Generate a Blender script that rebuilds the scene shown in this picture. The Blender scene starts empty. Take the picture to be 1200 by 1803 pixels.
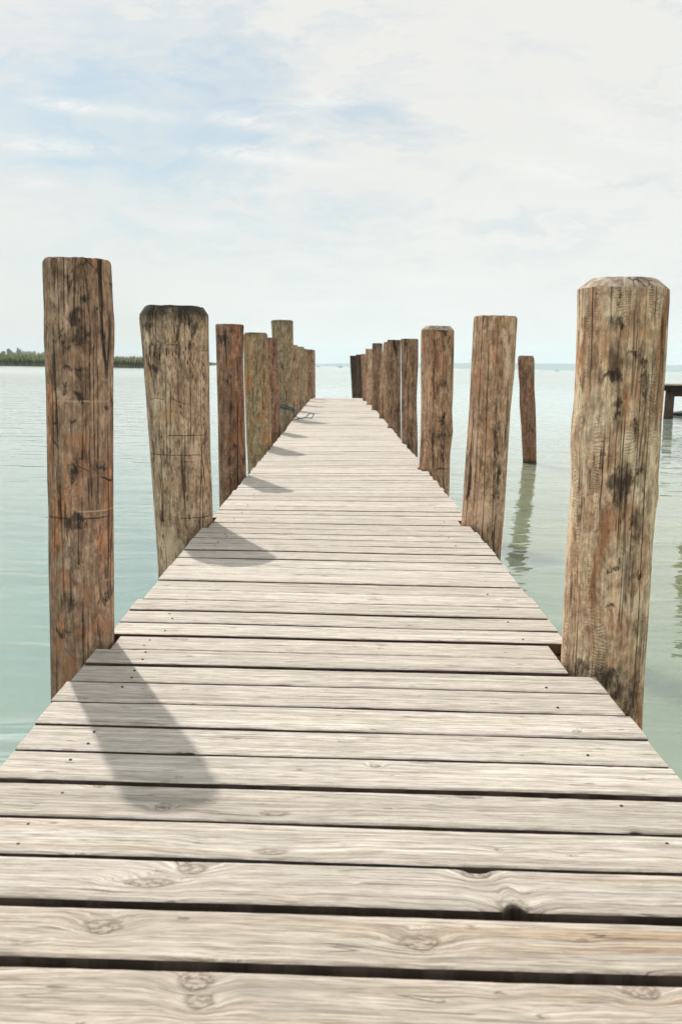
import bpy, bmesh, math, random
import numpy as np
from mathutils import Vector, Matrix, noise as mnoise
random.seed(7); rng = np.random.default_rng(7)
S = bpy.context.scene
COL = S.collection

# ------------------------------------------------------------------ camera
F = 1750.0; CAMH = 1.1                     # focal length in photo pixels (35 mm on a 24 mm wide frame), eye height over the deck
PITCH = math.atan(256.5 / F); YAW = 8 / F; ROLL = math.radians(0.95)
fw = Vector((math.sin(YAW) * math.cos(PITCH), math.cos(YAW) * math.cos(PITCH), -math.sin(PITCH)))
rt = Vector((math.cos(YAW), -math.sin(YAW), 0)); up = rt.cross(fw)
rt2 = rt * math.cos(ROLL) + up * math.sin(ROLL); up2 = up * math.cos(ROLL) - rt * math.sin(ROLL)
cam_d = bpy.data.cameras.new('camera'); cam = bpy.data.objects.new('camera', cam_d); COL.objects.link(cam)
cam.matrix_world = Matrix(((rt2.x, up2.x, -fw.x, 0), (rt2.y, up2.y, -fw.y, 0), (rt2.z, up2.z, -fw.z, CAMH), (0, 0, 0, 1)))
cam_d.sensor_fit = 'HORIZONTAL'; cam_d.sensor_width = 24; cam_d.lens = 35
cam_d.clip_start = 0.05; cam_d.clip_end = 40000
cam_d.dof.use_dof = True; cam_d.dof.focus_distance = 5.5; cam_d.dof.aperture_fstop = 6.7
S.camera = cam

def ray(x, y): return fw + rt2 * ((x - 600) / F) - up2 * ((y - 901.5) / F)
def at(x, y, Y):
    d = ray(x, y); return d * (Y / d.y) + Vector((0, 0, CAMH))
def on(x, y, z=0.0):
    d = ray(x, y); return d * ((z - CAMH) / d.z) + Vector((0, 0, CAMH))

# ------------------------------------------------------------------ node helper
class N:
    def __init__(s, tree): s.t = tree
    def n(s, typ, **kw):
        nd = s.t.nodes.new(typ)
        for k, v in kw.items():
            if k == 'ins':
                for i, val in v.items():
                    s.put(nd.inputs[i], val)
            else: setattr(nd, k, v)
        return nd
    def put(s, sock, val):
        if hasattr(val, 'is_output') or isinstance(val, bpy.types.NodeSocket): s.t.links.new(val, sock)
        else: sock.default_value = val
    def m(s, op, a, b=0.0, c=0.0, clamp=False):
        nd = s.n('ShaderNodeMath', operation=op, use_clamp=clamp); s.put(nd.inputs[0], a); s.put(nd.inputs[1], b)
        if op in ('MULTIPLY_ADD', 'COMPARE', 'WRAP', 'SMOOTH_MIN', 'SMOOTH_MAX'): s.put(nd.inputs[2], c)
        return nd.outputs[0]
    def vm(s, op, a, b=(0, 0, 0)):
        nd = s.n('ShaderNodeVectorMath', operation=op); s.put(nd.inputs[0], a)
        if op == 'SCALE': s.put(nd.inputs['Scale'], b)
        else: s.put(nd.inputs[1], b)
        return nd.outputs[1] if op in ('LENGTH', 'DISTANCE', 'DOT_PRODUCT') else nd.outputs[0]
    def ramp(s, v, a, b, lo=0.0, hi=1.0, smooth=True):
        nd = s.n('ShaderNodeMapRange', interpolation_type='SMOOTHSTEP' if smooth else 'LINEAR')
        s.put(nd.inputs[0], v); s.put(nd.inputs[1], a); s.put(nd.inputs[2], b); s.put(nd.inputs[3], lo); s.put(nd.inputs[4], hi)
        return nd.outputs[0]
    def noise(s, vec, scale=1.0, detail=3, rough=0.5, dist=0.0, out=0):
        nd = s.n('ShaderNodeTexNoise'); s.put(nd.inputs['Vector'], vec); nd.inputs['Scale'].default_value = scale
        nd.inputs['Detail'].default_value = detail; nd.inputs['Roughness'].default_value = rough; nd.inputs['Distortion'].default_value = dist
        return nd.outputs[out]
    def vor(s, vec, feature='F1', rand=1.0, dim='3D', scale=1.0):
        nd = s.n('ShaderNodeTexVoronoi', feature=feature, voronoi_dimensions=dim); s.put(nd.inputs['Vector'], vec)
        nd.inputs['Scale'].default_value = scale; nd.inputs['Randomness'].default_value = rand
        return nd.outputs['Distance']
    def mix(s, f, a, b, mode='MIX'):
        nd = s.n('ShaderNodeMix', data_type='RGBA', blend_type=mode)
        s.put(nd.inputs[0], f)
        for i, v in ((6, a), (7, b)):
            if isinstance(v, (tuple, list)) and len(v) == 3: v = (*v, 1)
            s.put(nd.inputs[i], v)
        return nd.outputs[2]
    def xyz(s, v):
        nd = s.n('ShaderNodeSeparateXYZ'); s.put(nd.inputs[0], v); return nd.outputs
    def cxyz(s, x, y, z):
        nd = s.n('ShaderNodeCombineXYZ'); s.put(nd.inputs[0], x); s.put(nd.inputs[1], y); s.put(nd.inputs[2], z); return nd.outputs[0]

def new_mat(name):
    m = bpy.data.materials.new(name); m.use_nodes = True; t = m.node_tree; t.nodes.clear()
    g = N(t); out = g.n('ShaderNodeOutputMaterial'); p = g.n('ShaderNodeBsdfPrincipled')
    t.links.new(p.outputs[0], out.inputs[0]); return m, g, p
def bump(g, p, h, strength=1.0, dist=1.0):
    b = g.n('ShaderNodeBump'); b.inputs['Strength'].default_value = strength; b.inputs['Distance'].default_value = dist
    g.put(b.inputs['Height'], h); g.t.links.new(b.outputs[0], p.inputs['Normal'])

# ------------------------------------------------------------------ sky and sun
SUN = Vector((-0.60, 1.46, 1.53)).normalized()
SUN_EL = math.asin(SUN.z); SUN_AZ = math.atan2(SUN.x, SUN.y)          # azimuth from +Y towards +X
w = bpy.data.worlds.new('World'); S.world = w; w.use_nodes = True
wt = w.node_tree; wt.nodes.clear(); g = N(wt)
wo = g.n('ShaderNodeOutputWorld'); bg = g.n('ShaderNodeBackground'); bg.inputs[1].default_value = 0.1
wt.links.new(bg.outputs[0], wo.inputs[0])
sky = g.n('ShaderNodeTexSky', sky_type='NISHITA', sun_disc=False, sun_elevation=SUN_EL, sun_rotation=SUN_AZ,
          air_density=1.0, dust_density=1.5, ozone_density=1.5, altitude=100)
tc = g.n('ShaderNodeTexCoord'); D = tc.outputs['Generated']
dx, dy, dz = g.xyz(D)[:3]
ady = g.m('MAXIMUM', g.m('ABSOLUTE', dy), 0.15)
U = g.m('DIVIDE', dx, ady); V = g.m('DIVIDE', g.m('MAXIMUM', dz, 0.0), ady)
uv = g.cxyz(U, V, 0)
wn = g.noise(g.vm('MULTIPLY', uv, (5, 11, 1)), 1, 6, 0.62, 0.3, out=1)
wn2 = g.noise(g.vm('MULTIPLY', uv, (16, 42, 1)), 1, 6, 0.65, 0.3, out=1)
uvw = g.vm('ADD', uv, g.vm('MULTIPLY', g.vm('SUBTRACT', wn, (0.5, 0.5, 0.5)), (0.30, 0.15, 0)))
uvw = g.vm('ADD', uvw, g.vm('MULTIPLY', g.vm('SUBTRACT', wn2, (0.5, 0.5, 0.5)), (0.11, 0.03, 0)))
def blob(px, py, rx, ry, amt, src=None, ang=0.0):
    c = at(px, py, 1.0); cu, cv = c.x, c.z - CAMH
    q = g.vm('SUBTRACT', src or uvw, (cu, cv, 0))
    if ang:
        mp = g.n('ShaderNodeVectorRotate', rotation_type='Z_AXIS'); g.put(mp.inputs['Vector'], q); mp.inputs['Angle'].default_value = ang; q = mp.outputs[0]
    q = g.vm('MULTIPLY', q, (F / rx, F / ry, 0))
    return g.m('MULTIPLY', g.ramp(g.vm('LENGTH', q), 0.1, 1.35, 1, 0), amt)
blue = 0.0
for b in ((215, 215, 360, 190, 0.60), (400, 130, 150, 140, 0.60), (640, 205, 130, 60, 0.45), (500, 200, 190, 60, 0.35), (120, 40, 260, 70, 0.22),
          (330, 400, 480, 150, 0.26), (810, 375, 110, 40, 0.18), (1010, 240, 90, 40, 0.10), (1120, 300, 120, 40, 0.18), (980, 400, 220, 60, 0.10), (660, 560, 900, 60, 0.10)):
    blue = g.m('MAXIMUM', blue, blob(*b)) if not isinstance(blue, float) else blob(*b)
# a softly broken cirrus veil everywhere, opening to blue higher up
veil = g.noise(g.vm('MULTIPLY', uv, (3.5, 9, 1)), 1, 9, 0.6, 0.5)
blue = g.m('ADD', blue, g.ramp(veil, 0.40, 0.72, -0.06, 0.17))
veil2 = g.noise(g.vm('MULTIPLY', uvw, (7, 30, 1)), 1, 8, 0.65, 0.6)
blue = g.m('ADD', blue, g.m('MULTIPLY', g.ramp(veil2, 0.38, 0.66, -0.10, 0.12), g.ramp(dz, 0.02, 0.12)))
high = g.m('MULTIPLY', g.ramp(dz, 0.33, 0.62), g.ramp(g.noise(g.vm('MULTIPLY', D, (2.2, 2.2, 3)), 1, 5, 0.6, 0.4), 0.35, 0.6, 0.12, 0.42))
blue = g.m('MAXIMUM', blue, high)
# thin bright streaks
fib = g.noise(g.vm('MULTIPLY', uvw, (26, 150, 1)), 1, 6, 0.6, 0.3)
soft = g.vm('ADD', uv, g.vm('MULTIPLY', g.vm('SUBTRACT', wn, (0.5, 0.5, 0.5)), (0.03, 0.014, 0)))
st = None
for b in ((125, 184, 90, 15, 1.0, soft, 0.10), (235, 198, 150, 14, 0.6, soft, 0.06), (430, 216, 75, 16, 0.9, soft, 0.16), (455, 276, 150, 16, 0.9, soft, 0.08), (85, 256, 130, 18, 0.85, soft, 0.05),
          (60, 322, 50, 12, 0.7, soft, 0.05), (450, 334, 80, 12, 0.5, soft, 0.0), (560, 184, 80, 18, 0.8, soft, -0.15), (970, 300, 110, 26, 0.7, soft, 0.15), (1060, 215, 90, 30, 0.5, soft, 0.35), (380, 400, 120, 18, 0.5, soft, 0.0), (1110, 250, 110, 14, 0.6, soft, 0.1), (760, 495, 120, 12, 0.5, soft, 0.0), (560, 535, 110, 10, 0.5, soft, 0.0)):
    v = blob(*b); st = v if st is None else g.m('MAXIMUM', st, v)
st = g.m('MULTIPLY', st, g.ramp(fib, 0.3, 0.62, 0.25, 1.0))
blue = g.m('MULTIPLY', blue, g.m('SUBTRACT', 1.0, g.m('MULTIPLY', st, 0.85)), clamp=True)
lowf = g.ramp(dz, 0.0, 0.20)
cloud = g.mix(lowf, (9.1, 9.1, 8.8), (8.6, 8.55, 8.25))
cloud = g.mix(g.m('MULTIPLY', st, 0.8), cloud, (9.6, 9.5, 9.2))
skyc = g.mix(1.0, sky.outputs[0], (0.60, 0.78, 0.82), 'MULTIPLY')
glow = g.ramp(g.vm('DOT_PRODUCT', D, tuple(SUN)), 0.905, 1.0, 1.0, 3.4)          # the veil is brighter round the sun, above the frame
glc = g.n('ShaderNodeCombineXYZ'); [g.put(glc.inputs[i], glow) for i in range(3)]
wt.links.new(g.mix(1.0, g.mix(blue, cloud, skyc), glc.outputs[0], 'MULTIPLY'), bg.inputs[0])

sd = bpy.data.lights.new('sun', 'SUN'); sd.energy = 3.7; sd.angle = math.radians(0.9); sd.color = (1.0, 0.95, 0.87)
so = bpy.data.objects.new('sun', sd); COL.objects.link(so); so.rotation_euler = SUN.to_track_quat('Z', 'Y').to_euler()
S.view_settings.view_transform = 'Standard'; S.view_settings.look = 'None'; S.view_settings.exposure = 0.0; S.view_settings.gamma = 1
S.render.engine = 'CYCLES'
S.cycles.volume_bounces = 2

# ------------------------------------------------------------------ object helpers
def mesh_obj(name, verts, faces, mats, parent=None, smooth=True, mi=None):
    me = bpy.data.meshes.new(name); me.from_pydata([tuple(v) for v in verts], [], [tuple(f) for f in faces])
    for m_ in (mats if isinstance(mats, (list, tuple)) else [mats]): me.materials.append(m_)
    if mi is not None: me.polygons.foreach_set('material_index', list(mi))
    if smooth: me.polygons.foreach_set('use_smooth', [True] * len(me.polygons))
    me.update(); o = bpy.data.objects.new(name, me); COL.objects.link(o)
    if parent: o.parent = parent
    return o
def tag(o, label=None, cat=None, group=None, kind=None):
    if label: o['label'] = label
    if cat: o['category'] = cat
    if group: o['group'] = group
    if kind: o['kind'] = kind
    return o
def empty(name, loc=(0, 0, 0)):
    o = bpy.data.objects.new(name, None); COL.objects.link(o); o.location = loc; return o
def tube(pts, rad, seg=8):
    vs, fs = [], []; n = len(pts)
    for i, p in enumerate(pts):
        a = Vector(pts[max(i - 1, 0)]); b = Vector(pts[min(i + 1, n - 1)]); t = (b - a).normalized()
        q = t.orthogonal().normalized() if i == 0 else (q - t * q.dot(t)).normalized()
        c = t.cross(q); r = rad[i] if isinstance(rad, (list, tuple)) else rad
        for k in range(seg):
            an = 2 * math.pi * k / seg; vs.append(Vector(p) + (q * math.cos(an) + c * math.sin(an)) * r)
    for i in range(n - 1):
        for k in range(seg): fs.append((i * seg + k, i * seg + (k + 1) % seg, (i + 1) * seg + (k + 1) % seg, (i + 1) * seg + k))
    fs.append(tuple(range(seg))[::-1]); fs.append(tuple((n - 1) * seg + k for k in range(seg)))
    return vs, fs
def boxes(name, bl, mat, parent=None, bev=0.006):
    bm = bmesh.new()
    for (x0, x1, y0, y1, z0, z1) in bl:
        r = bmesh.ops.create_cube(bm, size=1)
        for v in r['verts']: v.co = Vector(((x0 + x1) / 2 + v.co.x * (x1 - x0), (y0 + y1) / 2 + v.co.y * (y1 - y0), (z0 + z1) / 2 + v.co.z * (z1 - z0)))
    if bev: bmesh.ops.bevel(bm, geom=bm.edges[:], offset=bev, segments=1, affect='EDGES')
    me = bpy.data.meshes.new(name); bm.to_mesh(me); bm.free(); me.materials.append(mat)
    o = bpy.data.objects.new(name, me); COL.objects.link(o)
    if parent: o.parent = parent
    return o

WATER_Z = -0.6
# ------------------------------------------------------------------ water
wm, g, p = new_mat('lake_water')
geo = g.n('ShaderNodeNewGeometry'); P = geo.outputs['Position']
p.inputs['IOR'].default_value = 2.1
wx, wy = g.xyz(P)[:2]
g.put(p.inputs['Roughness'], g.ramp(wy, 18, 160, 0.03, 0.16, smooth=False))          # the open lake is wind-roughened
p.subsurface_method = 'BURLEY'; p.inputs['Subsurface Weight'].default_value = 1.0; p.inputs['Subsurface Radius'].default_value = (1, 1, 1); p.inputs['Subsurface Scale'].default_value = 0.5
murk = g.noise(g.vm('MULTIPLY', P, (0.25, 0.6, 1)), 1, 4, 0.55, 0.5)
sky_tint = g.m('ADD', g.ramp(wx, -0.5, 3.5), g.m('MULTIPLY', g.m('SUBTRACT', murk, 0.5), 0.8), clamp=True)   # skylight difference painted into the water colour: teal left, greener right
wc = g.mix(sky_tint, (0.175, 0.285, 0.230), (0.190, 0.230, 0.112))
wc = g.mix(g.ramp(wy, 3, 36, 0, 1, smooth=False), wc, (0.37, 0.45, 0.39))      # far glare painted in: the water colour pales with distance
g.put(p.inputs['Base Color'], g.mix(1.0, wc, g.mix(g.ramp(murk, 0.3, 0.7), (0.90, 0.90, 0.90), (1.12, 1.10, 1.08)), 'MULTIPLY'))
wv = g.vm('ADD', P, g.vm('MULTIPLY', g.noise(g.vm('MULTIPLY', P, (0.5, 0.9, 1)), 1, 2, 0.5, 0, out=1), (0.8, 0.8, 0)))
h1 = g.noise(g.vm('MULTIPLY', wv, (1.1, 2.6, 1)), 1, 2, 0.5, 0.2)
h2 = g.noise(g.vm('MULTIPLY', wv, (4.0, 8.0, 1)), 1, 2, 0.45, 0.1)
h3 = g.noise(g.vm('MULTIPLY', P, (0.35, 0.8, 1)), 1, 1, 0.5, 0)
gust = g.ramp(g.noise(g.vm('MULTIPLY', P, (0.07, 0.16, 1)), 1, 2, 0.5, 0), 0.35, 0.65, 0.55, 1.0)
hh = g.m('ADD', g.m('MULTIPLY', h1, 0.022), g.m('MULTIPLY', g.m('MULTIPLY', h2, gust), 0.0042))
hh = g.m('ADD', hh, g.m('MULTIPLY', h3, 0.03))
calm = g.ramp(wy, 9, 70, 1.0, 0.22)
bump(g, p, g.m('MULTIPLY', hh, calm))
R_ = 10200
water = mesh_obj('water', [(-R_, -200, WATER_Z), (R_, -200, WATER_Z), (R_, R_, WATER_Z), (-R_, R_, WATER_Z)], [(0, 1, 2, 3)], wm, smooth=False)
tag(water, kind='structure')

# ------------------------------------------------------------------ weathered log material
def log_mat(name, base, pale, rust, dark, blotch=0.5, rustiness=0.5, crack=1.0, pores=0.0, adze=0.0, topdark=0.0, ztop=1.6, seed=0.0, scars=0.5, slope=0.0, k=1.0, stains=(), d=0.0, bx=0.0):
    base, pale, rust, dark = [(min(c[0] * k * 1.13, 0.8), c[1] * k * 1.0, c[2] * k * 0.92) for c in (base, pale, rust)] + [dark]
    m, g, p = new_mat(name)
    tc = g.n('ShaderNodeTexCoord'); oi = g.n('ShaderNodeObjectInfo')
    C = g.vm('ADD', tc.outputs['Object'], g.cxyz(g.m('MULTIPLY', oi.outputs['Random'], 9.0), seed, g.m('MULTIPLY', oi.outputs['Random'], 5.0)))
    zz = g.xyz(tc.outputs['Object'])[2]
    wob = g.noise(g.vm('MULTIPLY', C, (3, 3, 1.6)), 1, 3, 0.55, 0, out=1)
    Cw = g.vm('ADD', C, g.vm('MULTIPLY', g.vm('SUBTRACT', wob, (0.5, 0.5, 0.5)), (0.05, 0.05, 0.3)))
    fine = g.noise(g.vm('MULTIPLY', Cw, (105, 105, 8.0)), 1, 5, 0.7)
    fibre = g.noise(g.vm('MULTIPLY', Cw, (34, 34, 3.2)), 1, 5, 0.66)
    mid = g.noise(g.vm('MULTIPLY', C, (7, 7, 2.6)), 1, 5, 0.62, 0.4)
    grit = g.noise(g.vm('MULTIPLY', C, (60, 60, 38)), 1, 4, 0.7)
    col = g.mix(g.ramp(mid, 0.34, 0.66), base, pale)
    rn = g.noise(g.vm('MULTIPLY', g.vm('ADD', C, (3.1, 1.7, 4.2)), (8, 8, 2.2)), 1, 6, 0.62, 0.6)
    col = g.mix(g.m('MULTIPLY', g.ramp(rn, 0.62 - 0.16 * rustiness, 0.80 - 0.16 * rustiness), 0.85), col, rust)
    rn2 = g.noise(g.vm('MULTIPLY', g.vm('ADD', C, (7.7, 2.7, 9.2)), (24, 24, 9)), 1, 5, 0.65, 0.8)
    col = g.mix(g.m('MULTIPLY', g.ramp(rn2, 0.58, 0.72), 0.55 * rustiness + 0.15), col, g.mix(0.5, rust, dark))
    mot = g.noise(g.vm('MULTIPLY', Cw, (22, 22, 12)), 1, 6, 0.7, 0.2)
    col = g.mix(1.0, col, g.mix(g.ramp(mot, 0.32, 0.68), (0.62, 0.60, 0.58), (1.28, 1.28, 1.28)), 'MULTIPLY')
    # fibre streaks
    col = g.mix(1.0, col, g.mix(g.ramp(fibre, 0.28, 0.70), (0.80, 0.78, 0.76), (1.12, 1.12, 1.11)), 'MULTIPLY')
    col = g.mix(1.0, col, g.mix(g.ramp(fine, 0.32, 0.64), (0.66, 0.65, 0.64), (1.16, 1.16, 1.16)), 'MULTIPLY')
    col = g.mix(1.0, col, g.mix(g.ramp(grit, 0.34, 0.62), (0.74, 0.73, 0.72), (1.12, 1.12, 1.12)), 'MULTIPLY')
    # dark stains
    bn = g.noise(g.vm('MULTIPLY', g.vm('ADD', C, (1.1, 5.7, 0.2)), (9, 9, 5.5)), 1, 9, 0.72, 0.3)
    bsm = g.noise(g.vm('MULTIPLY', g.vm('ADD', C, (4.4, 0.3, 7.7)), (24, 24, 11)), 1, 8, 0.72, 0.3)
    bl = g.m('MAXIMUM', g.ramp(bn, 0.70 - 0.20 * blotch, 0.80 - 0.20 * blotch), g.m('MULTIPLY', g.ramp(bsm, 0.64 - 0.1 * blotch, 0.73 - 0.1 * blotch), 0.75))
    bl = g.m('MULTIPLY', bl, g.ramp(grit, 0.30, 0.58, 0.45, 1.0))
    col = g.mix(g.m('MULTIPLY', bl, 0.88), col, dark)
    h = g.m('ADD', g.m('MULTIPLY', fibre, 0.0030), g.m('MULTIPLY', fine, 0.0022))
    h = g.m('ADD', h, g.m('MULTIPLY', mid, 0.006)); h = g.m('ADD', h, g.m('MULTIPLY', grit, 0.0012))
    if stains:
        geo = g.n('ShaderNodeNewGeometry'); gx, gy_, gz = g.xyz(geo.outputs['Position'])[:3]
        w1 = g.noise(g.vm('MULTIPLY', geo.outputs['Position'], (16, 16, 9)), 1, 7, 0.72)
        wd1 = g.vm('SUBTRACT', g.noise(g.vm('MULTIPLY', geo.outputs['Position'], (13, 13, 8)), 1, 5, 0.7, 0.4, out=1), (0.5, 0.5, 0.5))
        wpos = g.vm('ADD', geo.outputs['Position'], g.vm('MULTIPLY', wd1, (0.16, 0, 0.26)))
        w2 = g.noise(g.vm('MULTIPLY', geo.outputs['Position'], (90, 90, 16)), 1, 3, 0.7)
        frontside = g.m('MULTIPLY', g.ramp(gy_, d - 0.02, d + 0.03, 1, 0), g.ramp(gy_, d - 0.6, d - 0.5, 0, 1))
        acc = {}
        for (sx, sy, rx, ry, kind) in stains:
            c = at(sx, sy, d - 0.1); sc_ = (d - 0.1) / F
            q = g.vm('LENGTH', g.vm('MULTIPLY', g.vm('SUBTRACT', wpos, (c.x, 0, c.z)), (1 / (rx * sc_), 0, 1 / (ry * sc_))))
            if kind == 'line':
                ww = g.m('ABSOLUTE', g.m('ADD', g.m('SUBTRACT', gz, c.z), g.m('MULTIPLY', g.m('SUBTRACT', w1, 0.5), 0.012)))
                v = g.m('MULTIPLY', g.ramp(ww, 0.001, 0.0055, 1, 0), g.ramp(g.m('ABSOLUTE', g.m('SUBTRACT', gx, c.x)), rx * sc_ * 0.8, rx * sc_, 1, 0)); kk_ = 'pale' if ry > 1 else 'dark'
            else:
                v = g.ramp(g.m('ADD', q, g.m('MULTIPLY', g.m('SUBTRACT', w1, 0.5), 3.0)), 0.35, 1.25, 1, 0); kk_ = kind
            acc[kk_] = v if kk_ not in acc else g.m('MAXIMUM', acc[kk_], v)
        fray = g.ramp(w2, 0.30, 0.58, 0.55, 1.0)
        for kk_, cc_, am_ in (('pale', [min(1, 1.25 * q_) for q_ in pale], 0.75), ('rust', [0.7 * a_ + 0.35 * b_ for a_, b_ in zip(rust, base)], 0.62), ('dark', dark, 0.88)):
            if kk_ in acc: col = g.mix(g.m('MULTIPLY', g.m('MULTIPLY', acc[kk_], frontside), g.m('MULTIPLY', fray, am_)), col, tuple(cc_))
    # drying cracks
    if crack:
        cw = g.vm('ADD', C, g.vm('MULTIPLY', g.vm('SUBTRACT', wob, (0.5, 0.5, 0.5)), (0.016, 0.016, 0.0)))
        e = g.vor(g.vm('MULTIPLY', cw, (15, 15, 0.28)), 'DISTANCE_TO_EDGE')
        msk = g.ramp(g.noise(g.vm('MULTIPLY', C, (16, 16, 1.6)), 1, 3, 0.5), 0.44, 0.56)
        ck = g.m('MULTIPLY', g.ramp(e, 0.012, 0.040, 1, 0), msk)
        e2 = g.vor(g.vm('MULTIPLY', cw, (48, 48, 1.6)), 'DISTANCE_TO_EDGE')
        msk2 = g.ramp(g.noise(g.vm('MULTIPLY', g.vm('ADD', C, (5, 5, 5)), (14, 14, 3.2)), 1, 4, 0.6), 0.52, 0.62)
        ck = g.m('MAXIMUM', ck, g.m('MULTIPLY', g.m('MULTIPLY', g.ramp(e2, 0.02, 0.10, 1, 0), msk2), 0.75))
        ck = g.m('MULTIPLY', ck, crack, clamp=True)
        col = g.mix(g.m('MULTIPLY', ck, 0.92), col, (0.018, 0.014, 0.012)); h = g.m('SUBTRACT', h, g.m('MULTIPLY', ck, 0.008))
    if pores:
        q = g.vor(g.vm('MULTIPLY', Cw, (62, 62, 14)), 'F1')
        pm = g.ramp(g.noise(g.vm('MULTIPLY', C, (9, 9, 3)), 1, 4, 0.6), 0.40, 0.62)
        pk = g.m('MULTIPLY', g.m('MULTIPLY', g.ramp(q, 0.16, 0.30, 1, 0), pm), pores, clamp=True)
        q2 = g.vor(g.vm('MULTIPLY', Cw, (30, 30, 4.5)), 'F1')
        pk = g.m('MAXIMUM', pk, g.m('MULTIPLY', g.m('MULTIPLY', g.ramp(q2, 0.12, 0.24, 1, 0), g.ramp(zz, ztop - 0.9, ztop - 0.2)), pores, clamp=True))
        col = g.mix(g.m('MULTIPLY', pk, 0.9), col, (0.02, 0.017, 0.014)); h = g.m('SUBTRACT', h, g.m('MULTIPLY', pk, 0.006))
    if adze:
        wvn = g.noise(g.vm('MULTIPLY', C, (5, 5, 7)), 1, 3, 0.6)
        rip = g.m('SINE', g.m('ADD', g.m('MULTIPLY', zz, 560.0), g.m('MULTIPLY', wvn, 70.0)))
        am = g.m('MULTIPLY', g.ramp(g.noise(g.vm('MULTIPLY', g.vm('ADD', C, (2.2, 8.1, 3.3)), (14, 14, 2.0)), 1, 3, 0.55), 0.50, 0.60), adze)
        am = g.m('MULTIPLY', am, g.ramp(fibre, 0.35, 0.6, 0.4, 1.0))
        rip = g.m('MULTIPLY', g.m('MAXIMUM', rip, 0.0), am)
        col = g.mix(g.m('MULTIPLY', rip, 0.6), col, dark); h = g.m('SUBTRACT', h, g.m('MULTIPLY', rip, 0.0025))
    if scars:
        tilt = g.m('ADD', g.m('MULTIPLY', zz, 2.6), g.m('ADD', g.m('MULTIPLY', g.xyz(wob)[0], 0.5), g.m('MULTIPLY', g.xyz(tc.outputs['Object'])[0], slope)))
        s1 = g.m('ABSOLUTE', g.m('SUBTRACT', g.m('FRACT', g.m('ADD', tilt, seed)), 0.5))
        sm = g.ramp(g.noise(g.vm('MULTIPLY', C, (6, 6, 9)), 1, 2, 0.5), 0.46, 0.56)
        sc = g.m('MULTIPLY', g.m('MULTIPLY', g.ramp(s1, 0.004, 0.014, 1, 0), sm), scars)
        col = g.mix(sc, col, g.mix(g.ramp(mid, 0.4, 0.6), dark, pale)); h = g.m('SUBTRACT', h, g.m('MULTIPLY', sc, 0.003))
    if topdark:
        tn = g.m('ADD', zz, g.m('MULTIPLY', g.m('SUBTRACT', bn, 0.5), 0.5))
        tk = g.m('MULTIPLY', g.ramp(tn, ztop - 0.16, ztop + 0.02), topdark)
        col = g.mix(tk, col, (0.030, 0.032, 0.022))
    gpos = g.n('ShaderNodeNewGeometry'); wz = g.m('ADD', g.xyz(gpos.outputs['Position'])[2], g.m('MULTIPLY', g.m('SUBTRACT', mid, 0.5), 0.12))
    col = g.mix(g.ramp(wz, -0.60, -0.48, 0.85, 0), col, (0.022, 0.022, 0.014))            # wet, weedy foot
    g.put(p.inputs['Base Color'], col); p.inputs['Roughness'].default_value = 0.85; p.inputs['Specular IOR Level'].default_value = 0.25
    bump(g, p, h, 1.0, 1.0)
    return m

BR = ((0.235, 0.165, 0.115), (0.33, 0.255, 0.19), (0.26, 0.115, 0.05), (0.035, 0.030, 0.027))
M = {}
M['L1'] = log_mat('log_dark_brown', (0.165, 0.118, 0.085), (0.26, 0.205, 0.155), (0.27, 0.120, 0.055), (0.024, 0.024, 0.024), blotch=0.62, rustiness=0.55, crack=1.0, seed=1.3, scars=0.9, slope=2.2, k=1.85, d=3.86, stains=[(127,493,7,20,'dark'),(152,468,6,6,'dark'),(168,470,5,8,'dark'),(104,587,10,16,'dark'),(118,605,10,10,'dark'),(136,560,14,12,'dark'),(147,582,14,14,'dark'),(127,644,12,6,'dark'),(148,658,12,9,'dark'),(115,681,7,6,'dark'),(138,688,11,10,'dark'),(137,812,12,11,'dark'),(176,825,14,7,'dark'),(136,925,11,12,'dark'),(125,1066,10,30,'dark'),(116,1107,17,12,'dark'),(182,1053,5,8,'dark'),(136,740,9,7,'dark'),(100,747,6,5,'dark'),(183,708,9,9,'dark'),(155,540,10,12,'dark'),(95,520,8,30,'pale'),(110,700,18,8,'pale'),(140,775,20,14,'rust'),(138,862,13,10,'rust'),(114,1020,15,14,'rust'),(152,1040,15,16,'rust'),(118,1170,24,34,'rust'),(165,1110,22,12,'rust'),(140,706,60,2,'line'),(130,912,60,0.5,'line'),(165,900,30,2,'line')])
M['L2'] = log_mat('log_grey_pitted', (0.25, 0.196, 0.142), (0.34, 0.285, 0.218), (0.30, 0.185, 0.09), (0.045, 0.040, 0.030), blotch=0.22, rustiness=0.45, crack=0.8, pores=1.0, topdark=0.95, ztop=1.47, seed=4.1, scars=0.6, k=1.8, d=7, stains=[(319,600,5,36,'dark'),(283,619,5,22,'dark'),(253,605,5,34,'dark'),(274,644,11,10,'dark'),(262,575,12,8,'dark'),(330,560,18,14,'dark'),(345,580,8,12,'dark'),(310,717,11,11,'rust'),(297,733,17,12,'rust'),(274,791,11,8,'rust'),(305,853,26,13,'rust'),(360,848,10,12,'rust'),(287,905,7,10,'dark'),(345,909,26,0.5,'line'),(330,765,34,0.5,'line'),(310,799,50,0.5,'line'),(290,700,20,20,'pale'),(300,960,28,30,'pale'),(345,790,10,30,'pale')])
M['L3'] = log_mat('log_red_brown', (0.175, 0.112, 0.078), (0.26, 0.185, 0.138), (0.22, 0.100, 0.050), (0.030, 0.026, 0.024), blotch=0.50, rustiness=0.8, seed=2.2, k=1.5, d=10.2, stains=[(408,584,2.5,5,'dark'),(401,668,6,9,'dark'),(390,594,10,10,'dark'),(404,810,4,14,'dark'),(414,786,6,5,'dark'),(430,810,4,16,'dark'),(420,770,9,22,'rust'),(398,640,10,14,'rust'),(420,700,9,20,'rust')])
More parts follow.
